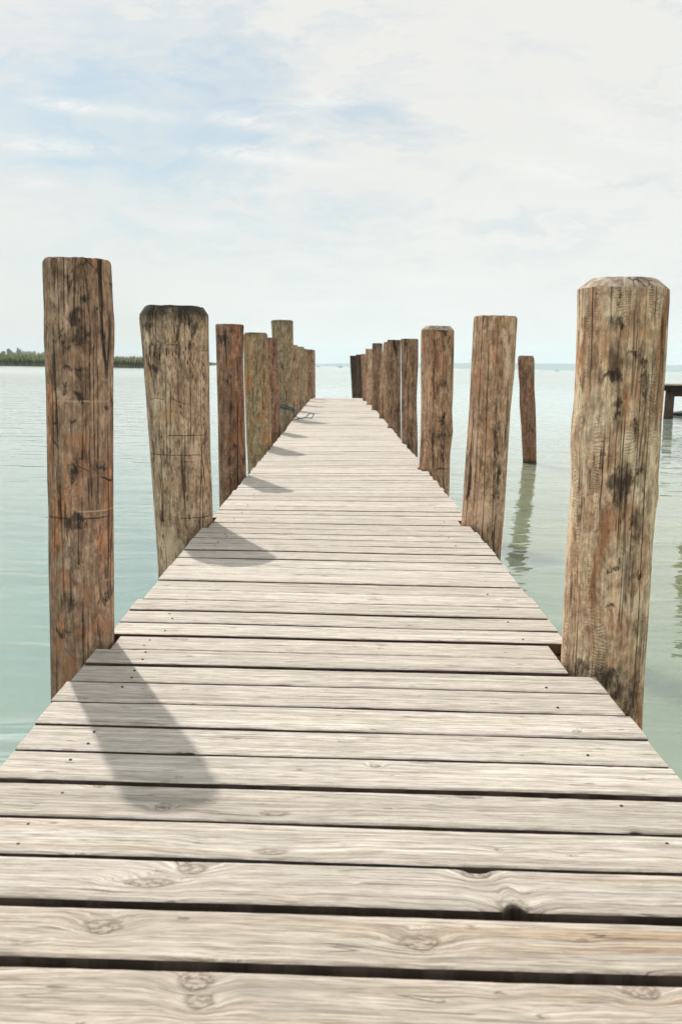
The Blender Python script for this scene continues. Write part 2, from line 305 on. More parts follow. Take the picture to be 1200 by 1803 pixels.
M['L4'] = log_mat('log_ochre_grey', (0.26, 0.205, 0.135), (0.33, 0.285, 0.20), (0.36, 0.175, 0.060), (0.055, 0.045, 0.032), blotch=0.15, rustiness=0.7, topdark=0.35, ztop=1.55, seed=6.2, crack=0.6, k=1.35, d=13.95, stains=[(435,600,5,30,'rust'),(437,660,6,32,'rust'),(460,734,13,6,'rust'),(468,772,9,8,'rust'),(448,588,10,4,'dark')])
M['L6'] = log_mat('log_olive_grey', (0.215, 0.185, 0.125), (0.29, 0.26, 0.185), (0.28, 0.165, 0.08), (0.045, 0.042, 0.030), blotch=0.2, rustiness=0.3, topdark=0.5, ztop=2.05, seed=8.8, crack=0.8, k=1.45)
M['R1'] = log_mat('log_light_tan', (0.40, 0.295, 0.205), (0.56, 0.46, 0.345), (0.30, 0.145, 0.062), (0.040, 0.028, 0.022), blotch=0.34, rustiness=0.5, adze=0.8, crack=0.8, seed=3.7, scars=0.15, k=1.42, d=3.66, stains=[(1124,682,9,50,'dark'),(1119,640,14,8,'dark'),(1113,762,9,14,'dark'),(1084,715,8,26,'dark'),(1082,565,14,9,'dark'),(1102,625,13,8,'dark'),(1070,660,16,12,'dark'),(1066,616,14,34,'rust'),(1090,580,14,12,'rust'),(1104,680,8,40,'rust'),(1130,590,16,20,'rust'),(1112,930,14,30,'dark'),(1075,990,10,6,'dark'),(1112,1008,13,8,'dark'),(1125,865,7,9,'dark'),(1116,824,9,13,'dark'),(1085,850,18,50,'dark'),(1130,970,10,30,'rust'),(1100,920,22,30,'rust'),(1080,900,18,24,'rust'),(1024,1160,11,14,'dark'),(1066,1195,32,30,'dark'),(1108,1220,24,50,'dark'),(1073,1078,9,5,'dark'),(1040,790,14,24,'pale'),(1025,560,9,60,'pale'),(1020,700,8,60,'pale'),(1014,900,8,100,'pale'),(1095,790,18,20,'pale'),(1068,545,16,22,'pale'),(1100,1060,30,24,'pale'),(1150,800,10,60,'pale'),(1083,524,3.5,4,'dark')])  # stains, plus pale strips down the left that paint in its sunlit edge
M['R2'] = log_mat('log_warm_tan', (0.32, 0.235, 0.165), (0.46, 0.365, 0.27), (0.30, 0.150, 0.075), (0.050, 0.038, 0.030), blotch=0.15, rustiness=0.55, crack=0.9, seed=5.5, scars=0.2, k=1.42, d=7, stains=[(872,769,4,40,'dark'),(826,874,3,26,'dark'),(872,850,4,40,'dark'),(881,680,2.5,9,'dark'),(849,612,8,30,'rust'),(840,667,9,26,'rust'),(870,640,9,22,'rust'),(860,760,10,30,'rust'),(893,620,8,50,'pale'),(835,790,10,60,'pale'),(850,910,14,40,'pale')])
M['R3'] = log_mat('log_brown', (0.24, 0.165, 0.112), (0.35, 0.265, 0.19), (0.24, 0.110, 0.055), (0.040, 0.030, 0.026), blotch=0.35, rustiness=0.55, crack=0.9, seed=9.1, scars=0.4, k=1.55, d=10.7, stains=[(778,676,6,7,'dark'),(778,732,6,5,'dark'),(778,743,8,6,'dark'),(774,766,14,5,'dark'),(777,808,5,8,'dark'),(778,824,11,4,'dark'),(790,598,4,6,'dark'),(778,582,10,5,'dark'),(780,645,12,20,'rust'),(782,720,9,24,'rust'),(752,700,8,60,'pale'),(748,620,5,20,'rust')])
M['R5'] = log_mat('log_umber', (0.150, 0.108, 0.078), (0.235, 0.175, 0.125), (0.18, 0.10, 0.055), (0.028, 0.025, 0.022), blotch=0.45, rustiness=0.35, seed=7.4, topdark=0.4, ztop=1.6, k=1.6)
M['RK'] = log_mat('log_nearly_black', (0.065, 0.052, 0.040), (0.115, 0.092, 0.068), (0.10, 0.06, 0.035), (0.018, 0.016, 0.014), blotch=0.6, rustiness=0.3, seed=0.4, topdark=0.3, ztop=1.5, k=1)
endm, g, p = new_mat('log_cut_end')
tc = g.n('ShaderNodeTexCoord'); nn = g.noise(tc.outputs['Object'], 30, 6, 0.6)
ex, ey, ez = g.xyz(tc.outputs['Object'])[:3]
er = g.vor(g.vm('MULTIPLY', tc.outputs['Object'], (26, 26, 3)), 'DISTANCE_TO_EDGE'); ec = g.m('MULTIPLY', g.ramp(er, 0.02, 0.07, 1, 0), g.ramp(g.noise(tc.outputs['Object'], 9, 3), 0.5, 0.6))
g.put(p.inputs['Base Color'], g.mix(g.m('MULTIPLY', ec, 0.85), g.mix(g.ramp(nn, 0.35, 0.65), (0.26, 0.18, 0.12), (0.56, 0.46, 0.35)), (0.03, 0.022, 0.018))); p.inputs['Roughness'].default_value = 0.9
bump(g, p, g.m('MULTIPLY', nn, 0.004))
endk, g, p = new_mat('log_mossy_end')
tc = g.n('ShaderNodeTexCoord'); nn = g.noise(tc.outputs['Object'], 24, 6, 0.6)
g.put(p.inputs['Base Color'], g.mix(nn, (0.03, 0.032, 0.02), (0.10, 0.09, 0.06))); p.inputs['Roughness'].default_value = 0.95
bump(g, p, g.m('MULTIPLY', nn, 0.006))

POSTS = []      # (x, y, r at deck level) for trimming the planks
def log_post(d, prof, mat, label, group, chamfer=(0.012, 0.012), seg=None, zlow=-1.6, seed=0, lumps=0.02, split=None, endmat=None, ragged=0.004, knots=(), deckpost=True, ownchamfer=False):
    rows = []
    for (y, xl, xr) in prof:
        a = at(xl, y, d); b = at(xr, y, d); rows.append((0.5 * (a.z + b.z), 0.5 * (a.x + b.x), 0.5 * (b.x - a.x)))
    yt, xlt, xrt = prof[0]; rows[0] = (at(0.5 * (xlt + xrt), yt, d - rows[1][2] * 0.9).z - ragged, rows[0][1], rows[0][2])   # the rim nearest the viewer makes the skyline
    rows.sort()                                            # low to high
    z0, x0, r0 = rows[0]; z1, x1, r1 = rows[min(2, len(rows) - 1)]
    k = (x1 - x0) / max(z1 - z0, 1e-3)
    rows = [(zlow, x0 + k * (zlow - z0) * 0.7, r0 * 1.02)] + rows
    zs = np.array([r[0] for r in rows]); xs = np.array([r[1] for r in rows]); rs = np.array([r[2] for r in rows])
    ztop = zs[-1]; zch = ztop - chamfer[1]
    # radius at the top ring is reached by the chamfer; keep the shaft radius of the row below
    near = d < 12
    seg = seg or (160 if d < 8 else 72 if d < 12 else 40)
    dz_ = 0.012 if d < 8 else 0.03 if d < 12 else 0.08
    zc_ = np.arange(zlow, zch, dz_); zc_ = np.append(zc_, zch)
    bx = float(np.interp(0, zs, xs)); base = Vector((bx, d, 0.0 if deckpost else WATER_Z))
    lean_y = 0.0
    vs, fs, mi = [], [], []
    th = np.arange(seg) * 2 * math.pi / seg
    def rad(z, r):
        out = []
        for t in th:
            c, s_ = math.cos(t), math.sin(t)
            v = 1 + lumps * 1.3 * mnoise.noise(Vector((c * 1.3 + seed * 7.1, s_ * 1.3, z * 2.2))) + lumps * 0.5 * mnoise.noise(Vector((c * 5 + seed * 3.3, s_ * 5, z * 3.0)))
            # only the sides that carry the outline stay true to it
            keep = abs(c) ** 4
            v = 1 + (v - 1) * (1 - 0.5 * keep)
            if d < 12: v += 0.009 * mnoise.noise(Vector((c * 7 + seed * 2, s_ * 7, z * 0.9))) + 0.005 * mnoise.noise(Vector((c * 16 + seed, s_ * 16, z * 1.4 + 5)))
            if d < 8: v += 0.005 * mnoise.noise(Vector((c * 22 + seed, s_ * 22, z * 2.5))) + 0.003 * mnoise.noise(Vector((c * 9, s_ * 9 + seed, z * 28)))
            if split:
                for (ta, za, zb, wd, dp) in split:
                    if za < z < zb:
                        tt = ta + 0.05 * mnoise.noise(Vector((z * 3, seed, 0)))
                        q = (math.atan2(math.sin(t - tt), math.cos(t - tt)) / wd)
                        v -= dp * math.exp(-q * q) * min(1, (z - za) / 0.15) * min(1, (zb - z) / 0.03 if zb < ztop else 1)
            for (tk, zk, wk, hk) in knots:
                q = math.atan2(math.sin(t - tk), math.cos(t - tk)) * r / wk; e = (z - zk) / wk
                v += hk * math.exp(-(q * q + e * e)) / r
            out.append(r * v)
        return out
    shaft = [(z, float(np.interp(z, zs, xs)), float(np.interp(z, zs, rs))) for z in zc_]
    if chamfer[0] > 0.02:                                  # shaft keeps its width up to the chamfer
        rr = float(np.interp(zch, zs, rs))
    rings = []
    for (z, x, r) in shaft: rings.append((z, x, rad(z, r)))
    zl, xl_, rl = rings[-1]
    inset, hch = chamfer
    for (f, hz) in (((0.5, 0.5), (0.97, 0.97), (1.0, 1.0)) if inset > 0.02 else ((0.35, 0.45), (0.8, 0.85), (1.0, 1.0))):
        rings.append((zl + hch * hz, xl_, [q * (1 - inset * f / (sum(rl) / seg)) * (1 + 0.006 * mnoise.noise(Vector((math.cos(t) * 2, math.sin(t) * 2, seed + 5)))) for q, t in zip(rl, th)]))
    nside = len(rings)
    for f in (0.88, 0.6, 0.3): rings.append((ztop, xl_, [q * f for q in rings[nside - 1][2]]))
    for i, (z, x, rr) in enumerate(rings):
        for t, q in zip(th, rr):
            zz = z
            if inset > 0.02 and len(shaft) - 4 < i < len(shaft): zz += (1 - (len(shaft) - 1 - i) / 3) * 0.18 * hch * mnoise.noise(Vector((math.cos(t) * 1.6 + seed, math.sin(t) * 1.6, 8)))
            if i >= len(shaft) - 1:
                zz += ragged * (1 + 1.0 * mnoise.noise(Vector((math.cos(t) * 2.2 + seed, math.sin(t) * 2.2, 3)))) * (1 if i > len(shaft) - 1 else 0.4) + 0.35 * ragged * mnoise.noise(Vector((math.cos(t) * 9 + seed, math.sin(t) * 9, i)))
            vs.append((x + q * math.cos(t) - base.x, q * math.sin(t), zz - base.z))
    for i in range(len(rings) - 1):
        for k_ in range(seg):
            fs.append((i * seg + k_, i * seg + (k_ + 1) % seg, (i + 1) * seg + (k_ + 1) % seg, (i + 1) * seg + k_))
            mi.append(1 if (i >= nside - 1 and not ownchamfer) or (not ownchamfer and chamfer[0] > 0.02 and i >= len(shaft) - 1) else 0)
    fs.append(tuple((len(rings) - 1) * seg + k_ for k_ in range(seg))); mi.append(1)
    o = mesh_obj('wooden_post', vs, fs, [M[mat], endmat or endm], mi=mi)
    o.data.set_sharp_from_angle(angle=math.radians(30))
    o.location = base; tag(o, label, 'post', group)
    if deckpost: POSTS.append((bx, d, float(np.interp(0, zs, rs))))
    return o

GL = 'round log posts along the pier'
PI = math.pi
FR = -PI / 2                                                # the side of a post that faces the camera
log_post(3.86, [(452, 78, 192), (462, 77, 194), (500, 78, 196), (545, 80, 198), (562, 80, 200), (600, 80, 200), (640, 82, 198), (700, 84, 198), (850, 86, 198), (900, 88, 198), (1000, 88, 199), (1120, 90, 200), (1225, 92, 200)],
         'L1', 'tall dark brown post nearest the viewer on the left, with a pale ring scar', GL, seed=1, lumps=0.012,
         split=[(FR + 0.30, -0.3, 3, 0.016, 0.05), (FR + 0.78, 0.1, 3, 0.014, 0.04), (FR - 0.45, 0.5, 3, 0.012, 0.03), (FR - 0.8, -0.2, 0.9, 0.012, 0.035), (FR - 0.1, 0.9, 3, 0.010, 0.025)], chamfer=(0.008, 0.01), ragged=0.006, endmat=endk)
log_post(7.0, [(537, 252, 365), (548, 248, 366), (562, 246, 367), (600, 250, 367), (700, 258, 368), (800, 265, 370), (900, 272, 374), (1000, 279, 376)],
         'L2', 'thick grey brown post, pitted all over, with a chamfered mossy black top, left side', GL, seed=2, lumps=0.02, chamfer=(0.035, 0.05), endmat=endk, ownchamfer=True,
         split=[(FR + 0.1, 0.85, 3, 0.03, 0.07), (FR - 0.55, 0.9, 3, 0.025, 0.06), (FR - 0.2, 1.1, 3, 0.02, 0.04)], ragged=0.006)
log_post(10.2, [(570, 379, 429), (600, 380, 428), (640, 381, 428), (700, 383, 430), (830, 385, 433), (885, 386, 434)],
         'L3', 'slim reddish brown post, third from the left edge, with a nail hole near its top', GL, seed=3, chamfer=(0.01, 0.012), lumps=0.02, endmat=endk)
log_post(13.95, [(585, 430, 470), (592, 428, 471), (640, 429, 473), (700, 431, 476), (782, 434, 478), (815, 436, 478)],
         'L4', 'ochre grey post with an orange streak, fourth along the left side', GL, seed=4, chamfer=(0.02, 0.03), endmat=endk)
log_post(17.1, [(594, 459, 487), (650, 463, 491), (757, 467, 494)],
         'L3', 'short reddish post in front of the tall pale post, fifth along the left side', GL, seed=5)
log_post(21.3, [(563, 477, 516), (640, 481, 516), (734, 486, 516)],
         'L6', 'tall thick olive grey post with a dark blue rope tied at deck height, left side', GL, seed=6, endmat=endk, chamfer=(0.02, 0.03))
log_post(25.0, [(607, 504, 524), (722, 508, 527)], 'R3', 'pinkish brown post just beyond the tall roped post, left side', GL, seed=7)
log_post(28.7, [(610, 520, 535), (712, 523, 538)], 'L6', 'greenish post with a black top, eighth along the left side', GL, seed=8, endmat=endk)
log_post(32.2, [(614, 529, 541), (704, 531, 541.5)], 'L4', 'thin ochre post between the greenish post and the brown posts at the left pier end', GL, seed=9)
log_post(34.4, [(615, 538, 550), (700, 540, 551)], 'R5', 'brown post at the left corner of the pier end', GL, seed=10, endmat=endk)
log_post(36.6, [(616, 544, 554.5), (700, 545, 555)], 'R3', 'farthest post on the left side, half hidden behind the brown corner post', GL, seed=11)

log_post(3.66, [(485, 1042, 1150), (500, 1018, 1174), (530, 1018, 1174), (560, 1018, 1172), (640, 1016, 1168), (700, 1013, 1164), (745, 1008, 1161), (775, 1006, 1160), (860, 1006, 1154), (950, 1000, 1146), (1050, 995, 1140), (1165, 989, 1132), (1270, 985, 1127)],
         'R1', 'largest light tan post nearest the viewer on the right, pale chamfered top and dark stains', GL, seed=12, chamfer=(0.045, 0.035), lumps=0.018,
         split=[(FR - 0.28, 0.85, 3, 0.013, 0.035), (FR + 0.12, 1.05, 3, 0.013, 0.035), (FR + 0.75, 0.4, 1.35, 0.014, 0.035), (FR - 1.1, -0.3, 0.6, 0.07, 0.03)],
         knots=((FR - 1.35, 0.86, 0.05, 0.010), (FR - 0.75, 0.70, 0.05, 0.008), (FR + 1.3, 0.65, 0.04, 0.006), (FR - 0.33, 1.33, 0.012, -0.012)), ragged=0.003)
log_post(7.0, [(555, 835, 909), (562, 834, 910), (650, 829, 905), (720, 826, 898), (800, 820, 893), (880, 815, 888), (922, 812, 885), (965, 810, 881)],
         'R2', 'leaning warm tan post with a flat top, second along the right side', GL, seed=13, chamfer=(0.006, 0.009), lumps=0.02,
         split=[(FR + 0.0, 0.9, 3, 0.03, 0.05), (FR + 0.5, -0.3, 1.0, 0.05, 0.06), (FR - 0.9, -0.2, 0.45, 0.06, 0.05)], endmat=endk)
log_post(10.7, [(573, 746, 790), (582, 741, 799), (640, 740, 798), (690, 741, 797), (720, 741, 795), (760, 740, 797), (800, 738, 792), (868, 735, 790)],
         'R3', 'brown post with one long vertical crack, third along the right side', GL, seed=14, chamfer=(0.04, 0.04), lumps=0.03,
         split=[(FR - 0.12, -0.3, 3, 0.03, 0.10)])
log_post(14.4, [(596, 705, 736), (640, 706, 736), (700, 706, 733), (782, 707, 735), (813, 707, 735)],
         'R5', 'grey brown post with a speckled dark right side, fourth along the right side', GL, seed=15, lumps=0.04, endmat=endk)
log_post(18.0, [(598, 681, 705), (700, 682, 705), (775, 683, 706)],
         'R5', 'round dark umber post, fifth along the right side', GL, seed=16, endmat=endk)
log_post(21.4, [(602, 675, 688), (640, 671, 688), (700, 668, 685), (750, 667, 684)],
         'R3', 'narrow leaning post half hidden behind the dark umber post, right side', GL, seed=17)
log_post(25.4, [(604, 655, 673), (720, 654, 671)], 'R5', 'post with dark sideways bands near its top, seventh along the right side', GL, seed=18)
log_post(29.0, [(614, 643, 655.5), (660, 644, 656), (710, 645, 657)], 'R2', 'light brown post, eighth along the right side', GL, seed=19)
log_post(32.4, [(623, 635, 646), (702, 638, 649)], 'R3', 'thin leaning reddish post beside the two black ones, right side', GL, seed=20)
log_post(35.2, [(624, 626, 637), (700, 630, 639)], 'RK', 'inner one of the two black leaning posts at the right pier end', GL, seed=21, endmat=endk)
log_post(37.4, [(626, 615.5, 628), (700, 619.5, 631)], 'RK', 'farthest black post on the right side, leaning inward over the water past the pier end', GL, seed=22, endmat=endk)
log_post(18.2, [(626, 912, 938), (632, 911, 940), (655, 912, 940), (680, 914, 940), (712, 914, 942), (750, 917, 943), (815, 920, 944)],
         'L3', 'lone slim mooring pile standing in open water to the right of the pier', 'mooring piles in open water', seed=23, chamfer=(0.02, 0.03), deckpost=False, lumps=0.03)
log_post(15.0, [(600, 1214, 1246), (840, 1220, 1252)], 'L3', 'mooring pile in open water just past the right edge of the view', 'mooring piles in open water', seed=24, deckpost=False, lumps=0.03)

# ------------------------------------------------------------------ deck planks
dm, g, p = new_mat('weathered_planks')
at_ = g.n('ShaderNodeAttribute', attribute_name='plank'); pv = at_.outputs['Vector']; px_, py_, pid = g.xyz(pv)[:3]
geo = g.n('ShaderNodeNewGeometry'); PP = geo.outputs['Position']
off = g.m('MULTIPLY', pid, 41.0)
q2 = g.cxyz(g.m('ADD', px_, off), g.m('ADD', py_, g.m('MULTIPLY', pid, 17.3)), 0)
kw = g.vm('SUBTRACT', g.noise(g.vm('MULTIPLY', PP, (30, 45, 1)), 1, 4, 0.6, 0, out=1), (0.5, 0.5, 0.5))
k1 = g.vor(g.vm('ADD', g.vm('MULTIPLY', q2, (0.85, 2.2, 0)), g.vm('MULTIPLY', kw, (0.03, 0.03, 0))), 'F1', dim='2D')            # about one knot per plank
k2 = g.vor(g.vm('MULTIPLY', g.vm('ADD', q2, (3.3, 8.8, 0)), (2.4, 5.2, 0)), 'F1', dim='2D'); k2 = g.m('ADD', k2, g.m('MULTIPLY', g.xyz(kw)[0], 0.06))
# knots seen on the nearest boards, in metres on the deck
def knot_list(items):
    r = None
    for (x, y, sx, sy) in items:
        c = on(x, y); v = g.vm('LENGTH', g.vm('MULTIPLY', g.vm('SUBTRACT', PP, (c.x, c.y, 0)), (1 / sx, 1 / sy, 0))); r = v if r is None else g.m('MINIMUM', r, v)
    return g.m('ADD', r, g.m('MULTIPLY', g.xyz(kw)[0], 1.0))
kn = knot_list([(180, 1632, 0.036, 0.024), (737, 1660, 0.038, 0.024), (338, 1532, 0.030, 0.022), (262, 1556, 0.050, 0.018), (905, 1598, 0.03, 0.025), (838, 1540, 0.03, 0.02), (345, 1728, 0.03, 0.03), (1130, 1745, 0.03, 0.025), (285, 1424, 0.02, 0.012), (350, 1765, 0.025, 0.02), (175, 1384, 0.014, 0.01), (660, 1350, 0.014, 0.01), (1015, 1290, 0.014, 0.01)])
b1 = g.ramp(k1, 0.0, 0.34, 1, 0); b2 = g.ramp(k2, 0.0, 0.26, 1, 0); b3 = g.ramp(kn, 0.4, 4.2, 1, 0)
bend = g.m('ADD', g.m('MULTIPLY', g.m('MULTIPLY', b1, b1), 0.020), g.m('ADD', g.m('MULTIPLY', g.m('MULTIPLY', b2, b2), 0.008), g.m('MULTIPLY', g.m('MULTIPLY', b3, b3), 0.034)))
warp = g.m('MULTIPLY', g.m('SUBTRACT', g.noise(g.vm('MULTIPLY', q2, (1.3, 5, 0)), 1, 3, 0.5), 0.5), 0.035)
gy = g.m('ADD', g.m('ADD', py_, bend), warp)
gv = g.cxyz(g.m('MULTIPLY', g.m('ADD', px_, off), 1.0), gy, pid)
grain = g.noise(g.vm('MULTIPLY', gv, (0.9, 75, 30)), 1, 5, 0.62)            # long fibres
rings = g.noise(g.vm('MULTIPLY', gv, (0.25, 42, 11)), 1, 2, 0.5)            # growth figure
gfine = g.noise(g.vm('MULTIPLY', gv, (5, 260, 30)), 1, 4, 0.65)
patch = g.noise(g.vm('MULTIPLY', q2, (2.2, 12, 0)), 1, 7, 0.68, 0.3)
rough = g.noise(g.vm('MULTIPLY', gv, (11, 120, 30)), 1, 6, 0.75)
dirt = g.noise(g.vm('MULTIPLY', PP, (22, 60, 1)), 1, 6, 0.75, 0.2)
tone = g.n('ShaderNodeTexWhiteNoise', noise_dimensions='1D'); g.put(tone.inputs['W'], g.m('MULTIPLY', pid, 77.7)); tv = tone.outputs['Value']
col = g.mix(tv, (0.525, 0.478, 0.418), (0.650, 0.598, 0.532))
front_ = g.ramp(g.xyz(PP)[1], 1.95, 1.85)
col = g.mix(g.m('MULTIPLY', front_, 0.35), col, (0.50, 0.41, 0.31))          # the first boards are less bleached
ochre = g.m('MULTIPLY', g.ramp(g.noise(g.vm('MULTIPLY', PP, (0.4, 1.6, 1)), 1, 2, 0.5), 0.4, 0.7, 0.1, 0.8), g.ramp(g.xyz(PP)[1], 2.4, 1.8, 0.30, 1.35))
col = g.mix(g.m('MULTIPLY', g.ramp(rings, 0.50, 0.60), ochre), col, (0.43, 0.31, 0.20))
col = g.mix(g.m('MULTIPLY', g.ramp(rings, 0.42, 0.33), 0.18), col, (0.70, 0.65, 0.58))
col = g.mix(1.0, col, g.mix(g.ramp(grain, 0.30, 0.66), (0.72, 0.71, 0.70), (1.10, 1.10, 1.10)), 'MULTIPLY')
col = g.mix(1.0, col, g.mix(g.ramp(gfine, 0.30, 0.55), (0.64, 0.62, 0.60), (1.08, 1.08, 1.08)), 'MULTIPLY')
col = g.mix(1.0, col, g.mix(g.ramp(rough, 0.34, 0.58), (0.64, 0.61, 0.57), (1.07, 1.07, 1.07)), 'MULTIPLY')
col = g.mix(g.m('MULTIPLY', g.ramp(dirt, 0.58, 0.74), 0.45), col, (0.20, 0.17, 0.14))
col = g.mix(g.m('MULTIPLY', g.ramp(patch, 0.48, 0.66), 0.5), col, (0.34, 0.31, 0.265))
# hairline splits along the grain
sp = g.m('MULTIPLY', g.ramp(g.m('ABSOLUTE', g.m('SUBTRACT', g.noise(g.vm('MULTIPLY', gv, (1.6, 30, 30)), 1, 2, 0.5), 0.5)), 0.002, 0.012, 1, 0), g.ramp(g.noise(g.vm('MULTIPLY', q2, (3, 12, 0)), 1, 2, 0.5), 0.56, 0.63))
col = g.mix(g.m('MULTIPLY', sp, 0.7), col, (0.10, 0.08, 0.065))
# knots
kk = g.m('MAXIMUM', g.ramp(k1, 0.016, 0.028, 1, 0), g.m('MAXIMUM', g.ramp(k2, 0.020, 0.045, 1, 0), g.ramp(kn, 0.75, 1.0, 1, 0)))
kring = g.m('MAXIMUM', g.m('MULTIPLY', g.ramp(k1, 0.018, 0.026, 0, 1), g.ramp(k1, 0.026, 0.04, 1, 0)), g.m('MULTIPLY', g.ramp(kn, 0.75, 0.95, 0, 1), g.ramp(kn, 0.95, 1.3, 1, 0)))
kt = g.noise(g.vm('MULTIPLY', q2, (60, 90, 0)), 1, 4, 0.6)
col = g.mix(g.m('MULTIPLY', kk, 0.65), col, g.mix(g.ramp(kt, 0.42, 0.56), (0.12, 0.095, 0.07), (0.46, 0.39, 0.31)))
col = g.mix(g.m('MULTIPLY', kring, 0.5), col, (0.16, 0.12, 0.085))
# brown sawn sides and end grain, painted near-black for shade in the gaps
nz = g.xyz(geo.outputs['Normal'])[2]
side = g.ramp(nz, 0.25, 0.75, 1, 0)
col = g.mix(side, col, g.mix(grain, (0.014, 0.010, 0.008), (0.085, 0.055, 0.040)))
edge = g.m('MULTIPLY', g.ramp(g.m('ABSOLUTE', at_.outputs['Alpha']), 0.86, 1.0), g.ramp(g.noise(g.vm('MULTIPLY', q2, (9, 9, 0)), 1, 4, 0.6), 0.42, 0.60))
col = g.mix(g.m('MULTIPLY', edge, 0.6), col, (0.14, 0.105, 0.08))
g.put(p.inputs['Base Color'], col); p.inputs['Roughness'].default_value = 0.8; p.inputs['Specular IOR Level'].default_value = 0.25
hh = g.m('ADD', g.m('MULTIPLY', grain, 0.0030), g.m('ADD', g.m('MULTIPLY', rough, 0.0030), g.m('MULTIPLY', gfine, 0.0014))); hh = g.m('ADD', hh, g.m('MULTIPLY', rings, 0.0022))
hh = g.m('SUBTRACT', hh, g.m('ADD', g.m('MULTIPLY', sp, 0.003), g.m('MULTIPLY', kring, 0.0015)))
hh = g.m('ADD', hh, g.m('MULTIPLY', g.m('MULTIPLY', kk, kt), 0.003))
bump(g, p, hh, 0.9)
nailm, g, p = new_mat('rusty_nail'); p.inputs['Base Color'].default_value = (0.05, 0.028, 0.018, 1); p.inputs['Roughness'].default_value = 0.75; p.inputs['Metallic'].default_value = 0.4
beamm = log_mat('beam_wood', (0.16, 0.12, 0.085), (0.24, 0.19, 0.14), (0.22, 0.12, 0.06), (0.04, 0.035, 0.03), blotch=0.3, rustiness=0.4, crack=0, scars=0, seed=2.9)

# joints between boards measured on the pier's centre line; nearer and farther ones follow the same rhythm
joint_px = [1707, 1603, 1521, 1453, 1389.5, 1335, 1289, 1247, 1209, 1178, 1151, 1126, 1103.3, 1081.6, 1062.4, 1044.5, 1027.7, 1001.4, 986.2, 972.3, 961, 950.7, 941.3, 932, 922.4, 913.7, 906.7, 899.5, 892.4, 881.6, 874.5, 868, 862.7, 858, 854, 850]
gapw = {0: 0.028, 1: 0.025, 2: 0.013, 3: 0.013, 4: 0.024, 5: 0.012, 6: 0.012, 7: 0.016, 8: 0.016}
J = [on(592, y).y for y in joint_px]
gaps = [gapw.get(i, random.choice((0.013, 0.018, 0.023)) + 0.003 * random.random()) for i in range(len(J))]
while J[-1] < 35.0: J.append(J[-1] + random.choice([0.195, 0.2, 0.205, 0.215]) + random.uniform(-0.008, 0.012)); gaps.append(0.011 + 0.015 * random.random())
back = [J[0] - 0.212]
while back[-1] > -1.2: back.append(back[-1] - random.uniform(0.19, 0.215))
J = back[::-1] + J; gaps = [0.016] * len(back) + gaps; nb = len(back)
def skew(Y): return -0.030 - 0.003 * math.sin(Y * 3.1) + (0.010 * math.sin(Y * 1.7) if Y > 9 else 0)
def twist(Y): return float(np.interp(Y, [5.5, 7.9, 9, 12, 20, 35], [0, 0.010, 0.018, 0.024, 0.022, 0.010]))     # the far deck leans slightly to the left
notches = []   # (px, py, width m, depth m) bites out of board edges; py picks the joint
for (px, py, wd, dp, side) in ((905, 1600, 0.017, 0.022, 'near'), (838, 1534, 0.028, 0.016, 'far'), (335, 1325, 0.012, 0.010, 'near'), (1120, 1466, 0.012, 0.008, 'near'), (640, 1243, 0.03, 0.006, 'near'), (500, 1208, 0.03, 0.006, 'near')):
    c = on(px, py); notches.append((c.x, c.y, wd, dp, side))
for _ in range(90):
    jy_ = random.choice(J); notches.append((random.uniform(-0.9, 0.9), jy_, random.uniform(0.004, 0.016), random.uniform(0.002, 0.006), random.choice(('near', 'far'))))
verts, faces, attr, mis = [], [], [], []
TH = 0.045
